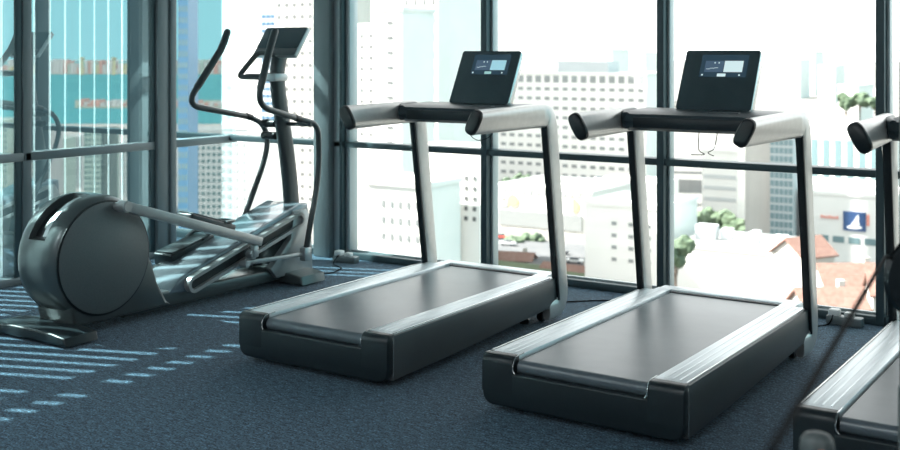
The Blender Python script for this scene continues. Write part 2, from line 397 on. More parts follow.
# ------------------------------------------------------------------ treadmill
def make_treadmill(label, tile, y_tone):
    t = thing('treadmill', label, 'treadmill')
    W, Z0, Z1 = .465, .032, .25
    L = 1.60
    # front cover (user end), dips in the middle where the belt runs
    def prof(zt, dip, w=W):
        pts = []
        r = .05
        for a in range(5):   # lower corners
            th = R(180 + a*22.5); pts.append((-w + r + r*math.cos(th), Z0 + r + r*math.sin(th)))
        for a in range(5):
            th = R(270 + a*22.5); pts.append((w - r + r*math.cos(th), Z0 + r + r*math.sin(th)))
        r2 = .012
        pts += [(w, zt - r2), (w - r2, zt)]
        pts += [(.325, zt), (.312, zt - .012), (.306, dip + .015), (.290, dip)]
        pts += [(-.290, dip), (-.306, dip + .015), (-.312, zt - .012), (-.325, zt)]
        pts += [(-w + r2, zt), (-w, zt - r2)]
        return pts
    q = MB()
    low = prof(.170, .165)[:10] + [(W, .180), (-W, .180)]
    q.prism(low, 'y', .0, .099, .010, 3)
    for s in (-1, 1):
        a, b = (.312, W + .0008) if s > 0 else (-W - .0008, -.312)
        rt = .034
        q.prism([(-.0008, .090), (-.0008, Z1 - rt)] + [(rt - rt*math.cos(R(15*k_)), Z1 - rt + rt*math.sin(R(15*k_))) for k_ in range(1, 7)] + [(.061, Z1), (.061, .090)], 'x', a, b, .004, 2)
    q.build('end_cover', M['charcoal'], t)
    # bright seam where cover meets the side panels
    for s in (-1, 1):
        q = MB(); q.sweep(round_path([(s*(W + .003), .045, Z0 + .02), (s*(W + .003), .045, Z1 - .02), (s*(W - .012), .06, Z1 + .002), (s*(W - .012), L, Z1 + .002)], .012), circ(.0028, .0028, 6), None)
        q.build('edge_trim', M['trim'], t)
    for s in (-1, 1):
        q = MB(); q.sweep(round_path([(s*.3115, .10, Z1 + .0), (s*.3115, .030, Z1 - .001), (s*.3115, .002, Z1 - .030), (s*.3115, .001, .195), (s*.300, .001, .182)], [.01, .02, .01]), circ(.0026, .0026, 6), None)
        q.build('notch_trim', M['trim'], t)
    # inner deck under the belt
    MB().box(-.31, .31, .05, 1.75, .09, .165).build('deck', M['black'], t)
    # belt with curled end
    pts = [(1.70, .16)]
    rr = .030; cy, cz = .054, .203
    for a in range(9):
        th = R(270 - a*22.5); pts.append((cy + rr*math.cos(th), cz + rr*math.sin(th)))
    pts += [(1.70, .234)]
    MB().prism(pts, 'x', -.302, .302).build('belt', M['belt'], t)
    MB().box(-.31, .31, 1.70, 1.73, .16, .240, .004).build('belt_guard', M['black'], t)
    # rails and side panels
    for s in (-1, 1):
        a0, a1 = (.312, .452) if s > 0 else (-.452, -.312)
        q = MB(); q.box(a0, a1, .06, 1.67, .19, Z1, .006); q.box(min(a0, a1, key=abs), .392*s, 1.66, 1.74, .19, Z1 - .001) if s > 0 else q.box(.392*s, a1, 1.66, 1.74, .19, Z1 - .001)
        for g in range(3):   # ribbed tread lines
            cx = (a0 + a1)/2 + (g - 1)*.032
            q.box(cx - .004, cx + .004, .09, 1.66, Z1 - .001, Z1 + .001)
        q.build('side_rail', M['rail'], t)
        b0, b1 = (.44, W + .003) if s > 0 else (-W - .003, -.44)
        MB().prism([(.045, Z0 + .004), (.50, Z0 + .012), (L + .06, .090), (L + .12, .115), (L + .12, Z1 - .004), (.045, Z1 - .004)], 'x', b0, b1, .006, 2).build('side_panel', M['panel'], t)
    MB().box(-.392, .392, 1.73, 1.82, .10, .249, .01).build('rear_plate', M['rail'], t)
    MB().box(-.42, .42, .09, 1.70, .07, .10, .004).build('base_frame', M['black'], t)
    # feet
    for s in (-1, 1):
        for yy in (.14, 1.50):
            q = MB(); q.cyl((s*.34, yy, 0), (s*.34, yy, .028), .030, 20, bev=.004); q.cyl((s*.34, yy, .026), (s*.34, yy, .085), .016, 14); q.build('foot', M['black'], t)
    for s in (-1, 1):   # transport wheels
        q = MB(); q.cyl((s*.40 - .018, 1.60, .032), (s*.40 + .018, 1.60, .032), .032, 24, bev=.004); q.box(s*.40 - .008, s*.40 + .008, 1.575, 1.625, .03, .11); q.build('wheel', M['black'], t)
    # uprights that bend into the handles
    for s in (-1, 1):
        xp = s*.462
        path = round_path([(xp*.96, 1.58, .070), (xp, 1.735, .075), (xp, 1.575, 1.195), (s*.455, 1.50, 1.203), (s*.422, .83, 1.196)], [.12, .16, .02], 10)
        n = len(path); tw = []; sc = []
        for i, p in enumerate(path):
            u = max(0, min(1, (1.50 - p.y)/.6)) if p.z > 1.1 else 0
            tw.append(-s*R(28)*u)
            d = 1.0 if p.z > .3 else .8 + .2*p.z/.3
            v_ = max(0, min(1, (1.15 - p.z)/.15))
            sc.append((1.0 + .10*u - .20*v_, (1 + .10*v_)*(.92 + .10*max(0, (p.z - 1.05)/.15) if p.z < 1.3 else 1) * d * (1 + .04*u)))
        sec = superell(.032, .067, 3.0, 24)
        MB().sweep(path, sec, (1, 0, 0), tw, sc).build('upright', M['silver'], t)
        # black strip on the face toward the runner
        pf = [(xp, 1.745 - .0 - .052*.93 + .002 - (z - .28)*.1705/1.0*1.0 + .17*(-.07) + .0, z) for z in (.20, .45, .7, .95, 1.09)]
        yl = lambda z: 1.745 - .1518*(z - .075) - .065
        pf = [(xp, yl(z), z) for z in (.12, .4, .7, .95, 1.15)]
        MB().sweep(pf, superell(.0205, .010, 4, 12), (1, 0, 0)).build('upright_strip', M['black'], t)
        # slanted black end cap
        e0, e1 = Vector(path[-2]), Vector(path[-1])
        dr = (e1 - e0).normalized(); tws = tw[-1]
        cap = [e1 - dr*.002, e1 + dr*.006, e1 + dr*.018, e1 + dr*.024]
        MB().sweep(cap, superell(.035, .070, 3.0, 24), (1, 0, 0), tws, [1.03, 1.03, .98, .82]).build('handle_cap', M['black'], t)
        if s < 0: pass
    # black inner top covers that lead the handles into the console beam
    q = MB()
    q.prism([(1.30, 1.178), (1.285, 1.20), (1.30, 1.240), (1.34, 1.252), (1.60, 1.262), (1.66, 1.25), (1.67, 1.19), (1.64, 1.155), (1.36, 1.150)], 'x', -.405, .405, .006, 3)
    q.build('console_beam', M['beam'], t)
    for s in (-1, 1):
        q = MB(); q.sweep([(s*.385, 1.30, 1.205), (s*.425, 1.36, 1.208), (s*.440, 1.50, 1.212), (s*.448, 1.58, 1.205)], superell(.030, .052, 3, 16), (1, 0, 0), None, [(.7, .85), (1, 1), (1, 1), (.7, .8)]).build('beam_shoulder', M['beam'], t)
    MB().box(-.34, .34, 1.281, 1.292, 1.168, 1.225, .004).build('beam_panel', M['charcoal'], t)
    MB().box(.04, .20, 1.36, 1.40, 1.250, 1.259, .002).build('tray_lip', M['panel'], t)
    # tablet console
    con = MB()
    w, h, th = .208, .358, .036
    tilt = math.atan2(.165, .315)
    def TM(u, v, d): # u across, v up, d out toward runner (negative y)
        return Vector((u - .006, 1.56 + v*math.sin(tilt) - d*math.cos(tilt), 1.252 + v*math.cos(tilt) + d*0 + d*math.sin(tilt)))
    def slab(u0, u1, v0, v1, d0, d1, bev=0, r=0):
        q = MB()
        if r:
            pts = []
            for cx, cy_, a0 in ((u1 - r, v1 - r, 0), (u0 + r, v1 - r, 90), (u0 + r, v0 + r, 180), (u1 - r, v0 + r, 270)):
                for k_ in range(5): a = R(a0 + 22.5*k_); pts.append((cx + r*math.cos(a), cy_ + r*math.sin(a)))
            q.prism(pts, 'z', d0, d1, bev, 2)
        else: q.box(u0, u1, v0, v1, d0, d1, bev)
        for v in q.bm.verts: v.co = TM(*v.co)
        return q
    rotpts = slab(-w, w, 0, h, -.040, .012, .004, .014).build('console', M['trim'], t)
    slab(-w + .002, w - .002, .002, h - .002, .0121, .0160, .001, .013).build('screen', M['screen'], rotpts)
    slab(-.110, .150, .195, .330, .0163, .0166).build('display', M['display'], rotpts)
    slab(-.085, .018, .225, .292, .0168, .0171).build('display_tile', M['tile_dark'], rotpts)
    slab(.022, .125, .225, .292, .0168, .0171).build('display_tile', tile, rotpts)
    slab(-.010, .038, .198, .216, .0168, .0171, 0, .004).build('display_button', M['tile_green'] if y_tone else M['tile_pale'], rotpts)
    slab(-.098, -.088, .203, .212, .0168, .0171).build('display_dot', M['tile_pale'], rotpts)
    slab(.108, .117, .203, .212, .0168, .0171).build('display_dot', M['tile_pale'], rotpts)
    for a, b in ((-.035, .276), (-.012, .276)):
        slab(a, a + .006, b, b + .008, .0173, .0175).build('display_mark', M['tile_pale'], rotpts)
    q = slab(-.075, -.055, .242, .2445, .0173, .0175); r_ = slab(-.055, -.03, .246, .2485, .0173, .0175); q.add(r_.bm); r_ = slab(-.03, -.01, .249, .2515, .0173, .0175); q.add(r_.bm)
    q.build('display_line', M['tile_pale'], rotpts)
    MB().box(-.10, .10, 1.58, 1.65, 1.245, 1.31, .01).build('console_neck', M['charcoal'], t)
    return t

def hang_cord(t, pts):
    MB().tube(smooth_path(pts, 8), .0022, 6).build('hanging_cord', M['cord'], t)

tmA = make_treadmill('black and silver treadmill nearest the elliptical trainer, tilted console showing a light blue square', M['tile_blue'], True)
tmA.location = (-3.562, 4.185, 0)
tmB = make_treadmill('black and silver treadmill in the middle of the row, full belt nearest the viewer', M['tile_pale'], False)
tmB.location = (-2.122, 4.188, 0); tmB.rotation_euler = (0, 0, R(-.6))
tmC = make_treadmill('treadmill cut off by the picture edge, only its near rail and one handle showing', M['tile_pale'], False)
tmC.location = (-.762, 4.17, 0)
for o, g in ((tmA, 1), (tmB, 1), (tmC, 1)): o['group'] = 'row of treadmills facing the skyline windows'
hang_cord(tmA, [(.02, 1.42, 1.155), (.03, 1.40, 1.09), (.10, 1.38, 1.055), (.18, 1.38, 1.08), (.22, 1.40, 1.155)])
hang_cord(tmB, [(-.04, 1.45, 1.155), (-.035, 1.43, 1.06), (.00, 1.42, 1.035), (-.07, 1.42, 1.03)])
hang_cord(tmB, [(.06, 1.45, 1.155), (.05, 1.43, 1.07), (.02, 1.42, 1.045), (.05, 1.42, 1.03)])

# ------------------------------------------------------------------ elliptical trainer
EX, EY = -5.25, 4.23
ell = thing('elliptical_trainer', 'graphite elliptical trainer with round flywheel cover and tall moving handles beside the corner windows', 'elliptical trainer', (EX, EY, 0))
def E_(p): return Vector((p[0] - EX, p[1] - EY, p[2]))
# drum shell with a recessed crank slot
def drum():
    bm = bmesh.new()
    cz = .415
    XS = [-.205, -.19, -.165, -.12, -.085, -.0849, -.02, .055, .0551, .09, .125, .140, .150]
    RR = [.285, .315, .334, .345, .348, .348, .349, .348, .348, .345, .336, .326, .318]
    NT = 120
    rows = []
    for i, (x, r) in enumerate(zip(XS, RR)):
        row = []
        for j in range(NT):
            a = 360*j/NT
            rr = r
            if -.0849 <= x <= .0551 and 96 <= a <= 156 and i not in (4, 8): rr = .305
            row.append(bm.verts.new((x, rr*math.cos(R(a)), cz + rr*math.sin(R(a)))))
        rows.append(row)
    for i in range(len(rows)-1):
        for j in range(NT): bm.faces.new((rows[i][j], rows[i][(j+1) % NT], rows[i+1][(j+1) % NT], rows[i+1][j]))
    bm.faces.new(rows[0][::-1]); bm.faces.new(rows[-1])
    q = MB(); q.add(bm); return q
drum_o = drum().build('drum_housing', M['ell_body'], ell, angle=30)
# skirt under the drum
def yz(p, x=0): return (p[0] - EY, p[1])
sk = [(4.03, .055), (4.00, .20), (3.93, .30), (4.02, .42), (4.52, .45), (4.585, .33), (4.63, .20), (4.70, .085), (4.74, .055)]
MB().prism([yz(p) for p in sk], 'x', -.16, .145, .02, 3).build('lower_housing', M['ell_body'], ell)
# disc
q = MB(); q.ring([(.322, .140), (.322, .1535), (.318, .1555)], (0, 0, .412), 'x', 96); q.build('disc_ring', M['black'], ell)
q = MB(); q.ring([(.310, .150), (.310, .160), (.306, .1625), (.02, .166)], (0, 0, .412), 'x', 96); disc = q.build('disc', M['ell_disc'], ell)
q = MB(); q.ring([(.322, .1535), (.3225, .1565), (.3195, .1585), (.3165, .1565)], (0, 0, .412), 'x', 96)
# slot lining
q = MB(); 
for k_ in range(1):
    pts = []
    for a in range(97, 156, 3): pts.append((.309*math.cos(R(a)), .415 + .309*math.sin(R(a))))
    for a in range(155, 96, -3): pts.append((.299*math.cos(R(a)), .415 + .299*math.sin(R(a))))
    q.prism(pts, 'x', -.083, .053)
q.build('crank_slot', M['black'], ell)
q = MB(); pts = [((.314 + .020*(1 - (a - 97)/60))*math.cos(R(a)), .415 + (.314 + .020*(1 - (a - 97)/60))*math.sin(R(a))) for a in range(97, 156, 3)] + [(.300*math.cos(R(a)), .415 + .300*math.sin(R(a))) for a in range(155, 96, -3)]
q.prism(pts, 'x', -.015, .053); q.build('slot_lining', M['ell_light'], ell)
# crank arms
def bar(p0, p1, a, b, m, name, parent, bev=.006, roll=0):
    p0, p1 = E_(p0), E_(p1); d = p1 - p0
    q = MB(); q.box(-a/2, a/2, -b/2, b/2, -d.length/2, d.length/2, bev)
    # local z along d, local x as close to world x as possible
    zc = d.normalized(); xc = Vector((1, 0, 0)); xc = (xc - zc*xc.dot(zc)).normalized(); yc = zc.cross(xc)
    mt = Matrix((xc, yc, zc)).transposed().to_4x4(); mt.translation = (p0 + p1)/2
    r = MB(); r.add(q.bm, mt); return r.build(name, m, parent)
q = MB(); q.cyl(E_((-5.10, 4.30, .695)), E_((-5.045, 4.30, .695)), .022, 20, bev=.003); q.build('crank_pin', M['ell_grey'], ell)
q = MB(); q.cyl(E_((-5.07, 4.31, .695)), E_((-4.995, 4.31, .695)), .033, 28, bev=.006); q.build('bar_joint', M['ell_grey'], ell)
fb = bar((-5.03, 4.31, .697), (-5.03, 5.42, .343), .05, .058, M['ell_grey'], 'foot_bar', ell)
fb2 = bar((-5.46, 4.25, .12), (-5.46, 5.45, .25), .05, .055, M['ell_grey'], 'foot_bar', ell)
q = MB(); q.box(-.235, -.185, -.05, .05, .10, .45, .01); q.build('crank_arm', M['ell_dark'], ell)
# pedals
def pedal(cx, p0, p1, wd, m1, m2):
    # p0 heel (y,z top), p1 toe
    d = Vector((0, p1[0]-p0[0], p1[1]-p0[1])); Ln = d.length; th = math.atan2(d.z, d.y)
    q = MB(); q.box(-wd/2, wd/2, 0, Ln, -.082, 0, .012, 3)
    mt = Matrix.Translation(E_((cx, p0[0], p0[1]))) @ Matrix.Rotation(th, 4, 'X')
    r = MB(); r.add(q.bm, mt); pd = r.build('pedal', m1, ell)
    q = MB(); q.box(-wd/2 + .012, wd/2 - .012, .02, Ln - .03, -.002, .008, .003); r = MB(); r.add(q.bm, mt); r.build('tread_pad', m2, pd)
    q = MB(); q.sweep(smooth_path([(-wd/2 + .012, Ln - .10, .0), (-wd/2 + .012, Ln - .04, .018), (-.03, Ln - .016, .026), (.03, Ln - .016, .026), (wd/2 - .012, Ln - .04, .018), (wd/2 - .012, Ln - .10, .0)], 5), superell(.008, .020, 3, 10), None)
    r = MB(); r.add(q.bm, mt); r.build('toe_lip', M['ell_dark'], pd)
    return pd
pedal(-5.445, (4.965, .290), (5.345, .372), .17, M['charcoal'], M['ell_dark'])
pedal(-5.135, (4.86, .590), (5.24, .470), .15, M['charcoal'], M['ell_dark'])
bar((-5.445, 5.02, .20), (-5.445, 5.30, .255), .05, .06, M['ell_dark'], 'pedal_bracket', ell)
# ramp: two stadium-shaped rails with slots
def ramp_rail(xc_, nm='ramp_rail'):
    p0, p1 = Vector((4.90 - EY, .150)), Vector((5.875 - EY, .425)); d = (p1 - p0).normalized(); nrm = Vector((-d.y, d.x))
    def stad(r):
        out = []
        for k_ in range(9): a = math.pi/2 + math.pi*k_/8; out.append(p0 + d*r*math.cos(a) + nrm*r*math.sin(a))
        for k_ in range(9): a = -math.pi/2 + math.pi*k_/8; out.append(p1 + d*r*math.cos(a) + nrm*r*math.sin(a))
        return out
    o_, i_ = stad(.052), stad(.030)
    bm = bmesh.new(); x0, x1 = xc_ - .022, xc_ + .022; n = len(o_)
    vo = [[bm.verts.new((x, p[0], p[1])) for p in o_] for x in (x0, x1)]; vi = [[bm.verts.new((x, p[0], p[1])) for p in i_] for x in (x0, x1)]
    for i in range(n):
        j = (i+1) % n
        bm.faces.new((vo[0][i], vo[0][j], vo[1][j], vo[1][i])); bm.faces.new((vi[0][i], vi[0][j], vi[1][j], vi[1][i]))
        bm.faces.new((vo[1][i], vo[1][j], vi[1][j], vi[1][i])); bm.faces.new((vo[0][i], vo[0][j], vi[0][j], vi[0][i]))
    q = MB(); q.add(bm); o = q.build(nm, M['ell_grey'], ell)
    q = MB(); q.prism([tuple(p) for p in stad(.031)], 'x', xc_ - .012, xc_ - .004); q.build('rail_slot', M['black'], o)
ramp_rail(.150); ramp_rail(-.190)
# glossy ramp cover between the rails
cv = [(4.72, .115), (4.84, .205), (5.92, .530), (6.01, .52), (6.02, .40), (5.86, .375), (4.88, .10)]
MB().prism([yz(p) for p in cv], 'x', -.185, .125, .015, 3).build('ramp_cover', M['ell_gloss'], ell)
# triangular front bracket
MB().prism([yz(p) for p in [(5.84, .485), (5.96, .49), (6.01, .43), (6.03, .06), (5.66, .06), (5.60, .13), (5.80, .30)]], 'x', .100, .150, .008, 2).build('front_bracket', M['ell_grey'], ell)
MB().prism([yz(p) for p in [(5.84, .485), (5.96, .49), (6.01, .43), (6.03, .06), (5.66, .06), (5.60, .13), (5.80, .30)]], 'x', -.190, -.140, .008, 2).build('front_bracket', M['ell_grey'], ell)
MB().prism([yz(p) for p in [(5.80, .40), (5.96, .42), (6.00, .06), (5.72, .06)]], 'x', -.140, .100, .008, 2).build('front_frame', M['ell_dark'], ell)
# floor beam
MB().prism([yz(p) for p in [(4.40, .035), (4.40, .12), (4.66, .135), (5.62, .115), (6.0, .10), (6.0, .035)]], 'x', -.10, .12, .015, 3).build('base_beam', M['ell_body'], ell)
# feet
def foot(x0, x1, y0, y1, z1, nm, drop):
    pts = [(x0, .012), (x0 + .012, z1 - drop), (x0 + .12, z1 - .004), ((x0+x1)/2 - .10, z1), ((x0+x1)/2 + .10, z1), (x1 - .12, z1 - .004), (x1 - .012, z1 - drop), (x1, .012)]
    o = MB().prism([(p[0] - EX, p[1]) for p in pts], 'y', y0 - EY, y1 - EY, .014, 3).build(nm, M['charcoal'] if nm == 'rear_foot' else M['ell_body'], ell)
    for sx in (x0 + .07, x1 - .07):
        q = MB(); q.cyl((sx - EX, (y0+y1)/2 - EY, 0), (sx - EX, (y0+y1)/2 - EY, .02), .024, 16); q.build('foot_pad', M['black'], o)
foot(-5.62, -4.94, 3.84, 4.06, .075, 'rear_foot', .018)
foot(-5.55, -4.95, 5.74, 5.99, .085, 'front_foot', .018)
# mast
mp_ = smooth_path([(0, 5.985 - EY, .38), (0, 5.965 - EY, .62), (0, 5.92 - EY, .90), (0, 5.865 - EY, 1.17), (0, 5.835 - EY, 1.34), (0, 5.835 - EY, 1.47), (0, 5.875 - EY, 1.58)], 5)
n = len(mp_)
MB().sweep(mp_, superell(.036, .066, 2.6, 20), (1, 0, 0), None, [(1, 1.0 - .12*i/n) for i in range(n)]).build('mast', M['ell_dark'], ell)
# console
ctl = thing('x', None, None) if False else None
tl = math.atan2(.145, .195)
def CT(u, v, d): return Vector((u, 5.80 - EY + v*math.sin(tl) - d*math.cos(tl), 1.538 + v*math.cos(tl) + d*math.sin(tl)))
def cslab(u0, u1, v0, v1, d0, d1, bev=0, r=.01):
    q = MB(); pts = []
    for cx, cy_, a0 in ((u1 - r, v1 - r, 0), (u0 + r, v1 - r, 90), (u0 + r, v0 + r, 180), (u1 - r, v0 + r, 270)):
        for k_ in range(4): a = R(a0 + 30*k_); pts.append((cx + r*math.cos(a), cy_ + r*math.sin(a)))
    q.prism(pts, 'z', d0, d1, bev, 2)
    for v in q.bm.verts: v.co = CT(*v.co)
    return q
con = cslab(-.190, .190, 0, .243, -.020, .015, .004, .012).build('console', M['ell_light'], ell)
cslab(-.187, .187, .062, .240, .0152, .0185, .001).build('screen', M['screen'], con)
cslab(-.187, .187, .003, .060, .0152, .0185, .001).build('console_lower_panel', M['panel'], con)
# fixed handlebar loop below the console
hb = round_path([(.10, 5.64 - EY, 1.40), (-.145, 5.64 - EY, 1.40), (-.175, 5.64 - EY, 1.41), (-.130, 5.78 - EY, 1.57), (.0, 5.80 - EY, 1.55)], [.02, .04, .04], 6)
MB().tube(hb, .0185, 14).build('fixed_handlebar', M['ell_dark'], ell)
hb = round_path([(.10, 5.64 - EY, 1.40), (.165, 5.64 - EY, 1.40), (.145, 5.76 - EY, 1.535), (.0, 5.80 - EY, 1.55)], [.03, .03], 6)
MB().box(.07, .165, 5.62 - EY, 5.75 - EY, 1.375, 1.425, .008).build('pulse_sensor', M['ell_light'], ell)
MB().box(-.14, .0, 5.66 - EY, 5.78 - EY, 1.408, 1.424, .004).build('tray', M['ell_dark'], ell)
MB().box(-.03, .03, 5.72 - EY, 5.84 - EY, 1.37, 1.43, .006).build('tray_bracket', M['ell_dark'], ell)
# moving arms
def arm(x, low, bend, tip=5.555):
    s_ = 1 if x > 0 else -1
    up = round_path([(x, tip - EY, 1.700), (x, tip - .045 - EY, 1.60), (x, bend - EY, 1.225), (x, 5.79 - EY, 1.120)], [.05, .13], 10)
    a = MB().tube(up, .0205, 14).build('moving_handle', M['ell_dark'], ell)
    g0 = Vector((x, tip - EY, 1.700)); g1 = Vector((x, tip - .045 - EY, 1.60)); g2 = Vector((x, bend - EY, 1.225))
    MB().tube([g0 + (g0 - g1)*.05, g0*.5 + g1*.5, g1*.95 + g2*.05, g1*.6 + g2*.4, g1*.30 + g2*.70], .0245, 16).build('grip', M['ell_dark'], a)
    MB().cyl((x, 5.755 - EY, 1.129), (x, 5.815 - EY, 1.113), .0235, 18, bev=.003).build('joint_collar', M['black'], a)
    lo = round_path([(x, 5.78 - EY, 1.123)] + low, [.09, .20], 10)
    MB().tube(lo, .0195, 14).build('lower_arm', M['ell_dark'], ell)
arm(.225, [(.225, 5.995 - EY, 1.075), (.225, 6.01 - EY, .75), (.225, 5.86 - EY, .20)], 5.38)
arm(-.225, [(-.225, 5.95 - EY, 1.06), (-.225, 5.99 - EY, .88), (-.225, 5.69 - EY, .33)], 5.20, 5.575)
q = MB(); q.cyl((-.245, 5.90 - EY, 1.075), (.245, 5.90 - EY, 1.075), .014, 16); q.build('pivot_shaft', M['ell_dark'], ell)
for zz in (1.075, .99):
    q = MB(); q.cyl((-.17, 5.87 - EY, zz), (-.05, 5.87 - EY, zz), .027, 22, bev=.004); q.cyl((-.135, 5.87 - EY, zz), (-.125, 5.87 - EY, zz), .030, 22); q.build('pivot_knob', M['black'], ell)
# roller carriage and link rod
q = MB(); q.cyl(E_((-5.075, 5.36, .27)), E_((-5.02, 5.36, .27)), .030, 22, bev=.004); q.build('roller', M['ell_light'], ell)
bar((-5.03, 5.37, .33), (-5.03, 5.37, .25), .035, .045, M['ell_light'], 'roller_bracket', ell)
bar((-5.03, 5.30, .225), (-5.03, 5.86, .20), .022, .028, M['ell_grey'], 'link_rod', ell)
q = MB(); q.cyl(E_((-5.06, 5.28, .222)), E_((-5.0, 5.28, .222)), .022, 20, bev=.003); q.build('roller', M['ell_light'], ell)
MB().box(.200, .250, 5.83 - EY, 5.89 - EY, .155, .245, .006).build('arm_clamp', M['ell_light'], ell)

# ------------------------------------------------------------------ outlets and cords on the floor
def outlet(name, label, x, y, rz):
    t = thing(name, label, 'power strip', (x, y, 0), rz)
    MB().box(-.10, .10, -.035, .035, 0, .05, .008).build('case', M['frame_grey'], t)
    q = MB(); q.box(-.09, -.03, -.03, .03, .048, .085, .008); q.build('plug', M['white_plastic'], t)
    q = MB(); q.box(.0, .05, -.025, .025, .048, .075, .006); q.build('plug', M['white_plastic'], t)
    return t
outlet('power_strip', 'small grey power strip with white plugs at the window foot near the elliptical trainer', -5.28, 6.62, R(4))
outlet('power_strip', 'small grey power strip with white plugs at the window foot beside the cut off treadmill', -1.66, 6.66, R(-3))
def cord(label, pts, r=.004):
    o = MB().tube(smooth_path(pts, 8), r, 8).build('floor_cable', M['cord']); tag(o, label, 'cord'); return o
cord('black cord on the carpet from the middle treadmill to the power strip', [(-1.95, 6.16, .01), (-1.90, 6.40, .005), (-1.80, 6.50, .005), (-1.74, 6.60, .006), (-1.72, 6.64, .06)])
cord('black cord curving over the carpet between the two whole treadmills', [(-3.35, 6.15, .01), (-3.22, 6.35, .005), (-3.0, 6.52, .005), (-2.7, 6.58, .005), (-2.4, 6.45, .005), (-2.2, 6.15, .01)])
cord('dark cord lying on the carpet from the elliptical trainer to its power strip', [(-5.2, 6.09, .01), (-5.1, 6.20, .005), (-5.15, 6.40, .005), (-5.3, 6.50, .006), (-5.33, 6.60, .06)])

# ------------------------------------------------------------------ foreground machine, partly in view
def at(px, d):
    r = (px - 450.0)/F_PX*d
    return Vector((-math.sin(YAW)*d + math.cos(YAW)*r, math.cos(YAW)*d + math.sin(YAW)*r, 0))
def zat(py, d): return H_EYE - (py - HZ)*d/F_PX
cm_base = at(950, 2.9)
cmch = thing('cable_machine', 'black round pulley wheel of a cable machine close to the viewer with its thin cable', 'cable machine', (cm_base.x, cm_base.y, 0), YAW)
def LC(px, py, d):
    p = at(px, d); p.z = zat(py, d); q = p - Vector((cm_base.x, cm_base.y, 0)); q.rotate(Matrix.Rotation(-YAW, 3, 'Z')); return q
pc = LC(928, 279, 2.9)
q = MB(); q.ring([(.085, -.020), (.108, -.018), (.112, -.010), (.106, 0), (.112, .010), (.108, .018), (.085, .020)], pc, 'y', 64); q.build('pulley_wheel', M['black'], cmch)
q = MB(); q.cyl(pc + Vector((0, -.04, 0)), pc + Vector((0, .10, 0)), .018, 20); q.build('axle', M['trim'], cmch)
q = MB(); q.box(pc.x - .03, pc.x + .05, pc.y + .05, pc.y + .12, 0, 2.05, .01); q.build('upright_post', M['foreground_grey'], cmch)
q = MB(); q.box(pc.x - .25, pc.x + .25, pc.y - .20, pc.y + .45, 0, .04, .008); q.build('base_plate', M['black'], cmch)
q = MB(); q.tube([LC(770, 452, .95), LC(800, 402, 1.15), LC(835, 343, 1.5), LC(865, 292, 2.0), LC(886, 256, 2.6), pc + Vector((-.098, -.0, .055)), pc + Vector((-.07, 0, .09))], .0045, 8); q.build('cable', M['cord'], cmch)

a = LC(913, 395, 2.6); b = LC(960, 395, 2.6)
q = MB(); q.box(a.x, b.x, a.y, a.y + .10, 0.02, a.z, .012); q.build('weight_guard', M['foreground_grey'], cmch)
sb = at(817, 2.2)
st = thing('barrier_post', 'round topped grey post with an orange fleck before the cut off treadmill', 'post', (sb.x, sb.y, 0))
zt_ = zat(432, 2.2)
q = MB(); q.ring([(.033, .0), (.033, zt_ - .03), (.031, zt_ - .015), (.024, zt_ - .005), (.010, zt_)], (0, 0, 0), 'z', 28); q.build('shaft', M['foreground_grey'], st)
q = MB(); q.ring([(.15, 0), (.15, .012), (.14, .02), (.04, .03)], (0, 0, 0), 'z', 36); q.build('base', M['black'], st)
q = MB(); q.box(-.008, .004, -.0345, -.030, zt_ - .06, zt_ - .025, .001); o = q.build('orange_fleck', M_orange, st); o.rotation_euler = (0, 0, YAW); o['label'] = 'small orange fleck'

# ------------------------------------------------------------------ the city outside (real scale)
GZ = -48.5
M['ground'] = mat('city_ground', (0.10, 0.10, 0.095), 0.9, noise=(.02, (0.14, 0.135, 0.125)))
M['asphalt'] = mat('asphalt', (0.07, 0.075, 0.08), 0.9, noise=(.3, (0.09, 0.092, 0.095)))
M['grass'] = mat('grass', (0.06, 0.085, 0.04), 0.9, noise=(.2, (0.085, 0.11, 0.055)))
M['sea'] = mat('sea_water', (0.006, 0.075, 0.085), 0.6, spec=0.2, noise=(.01, (0.008, 0.085, 0.095)))
M['land'] = mat('far_land', (0.05, 0.08, 0.06), 0.9, noise=(.01, (0.08, 0.08, 0.06)))
M['bwhite'] = mat('white_render', (0.72, 0.70, 0.67), 0.8, noise=(.1, (0.76, 0.74, 0.71)))
M['bcream'] = mat('cream_render', (0.46, 0.44, 0.41), 0.8, noise=(.1, (0.50, 0.48, 0.45)))
M['bgrey'] = mat('pale_grey_render', (0.45, 0.47, 0.48), 0.8, noise=(.1, (0.48, 0.50, 0.51)))
M['bgreen'] = mat('pale_green_render', (0.085, 0.12, 0.105), 0.8, noise=(.1, (0.10, 0.135, 0.12)))
M['bdark'] = mat('dark_tower_glass', (0.010, 0.030, 0.038), 0.35, noise=(.1, (0.012, 0.036, 0.045)))
M['win'] = mat('window_grey', (0.24, 0.25, 0.25), 0.4)  # grey kept paler to stand for outdoor haze
M['win_dot'] = mat('window_small_dark', (0.12, 0.125, 0.125), 0.4)
M['win_pale'] = mat('window_pale', (0.50, 0.51, 0.51), 0.5)  # distance haze put into this pale tone
M['win_teal'] = mat('window_teal', (0.17, 0.25, 0.265), 0.3)
M['win_blue'] = mat('window_blue', (0.035, 0.10, 0.18), 0.3)
M['roof_red'] = mat('terracotta_roof', (0.17, 0.085, 0.065), 0.8, noise=(1.5, (0.21, 0.125, 0.10)))  # terracotta lightened, haze is in the colour
M['leaf'] = mat('foliage', (0.045, 0.075, 0.045), 0.8, noise=(.8, (0.075, 0.11, 0.06)))  # greens lightened in place of haze in the air
M['bark'] = mat('bark', (0.12, 0.09, 0.07), 0.9)
M['blue_sign'] = mat('blue_sign', (0.03, 0.075, 0.19), 0.6)
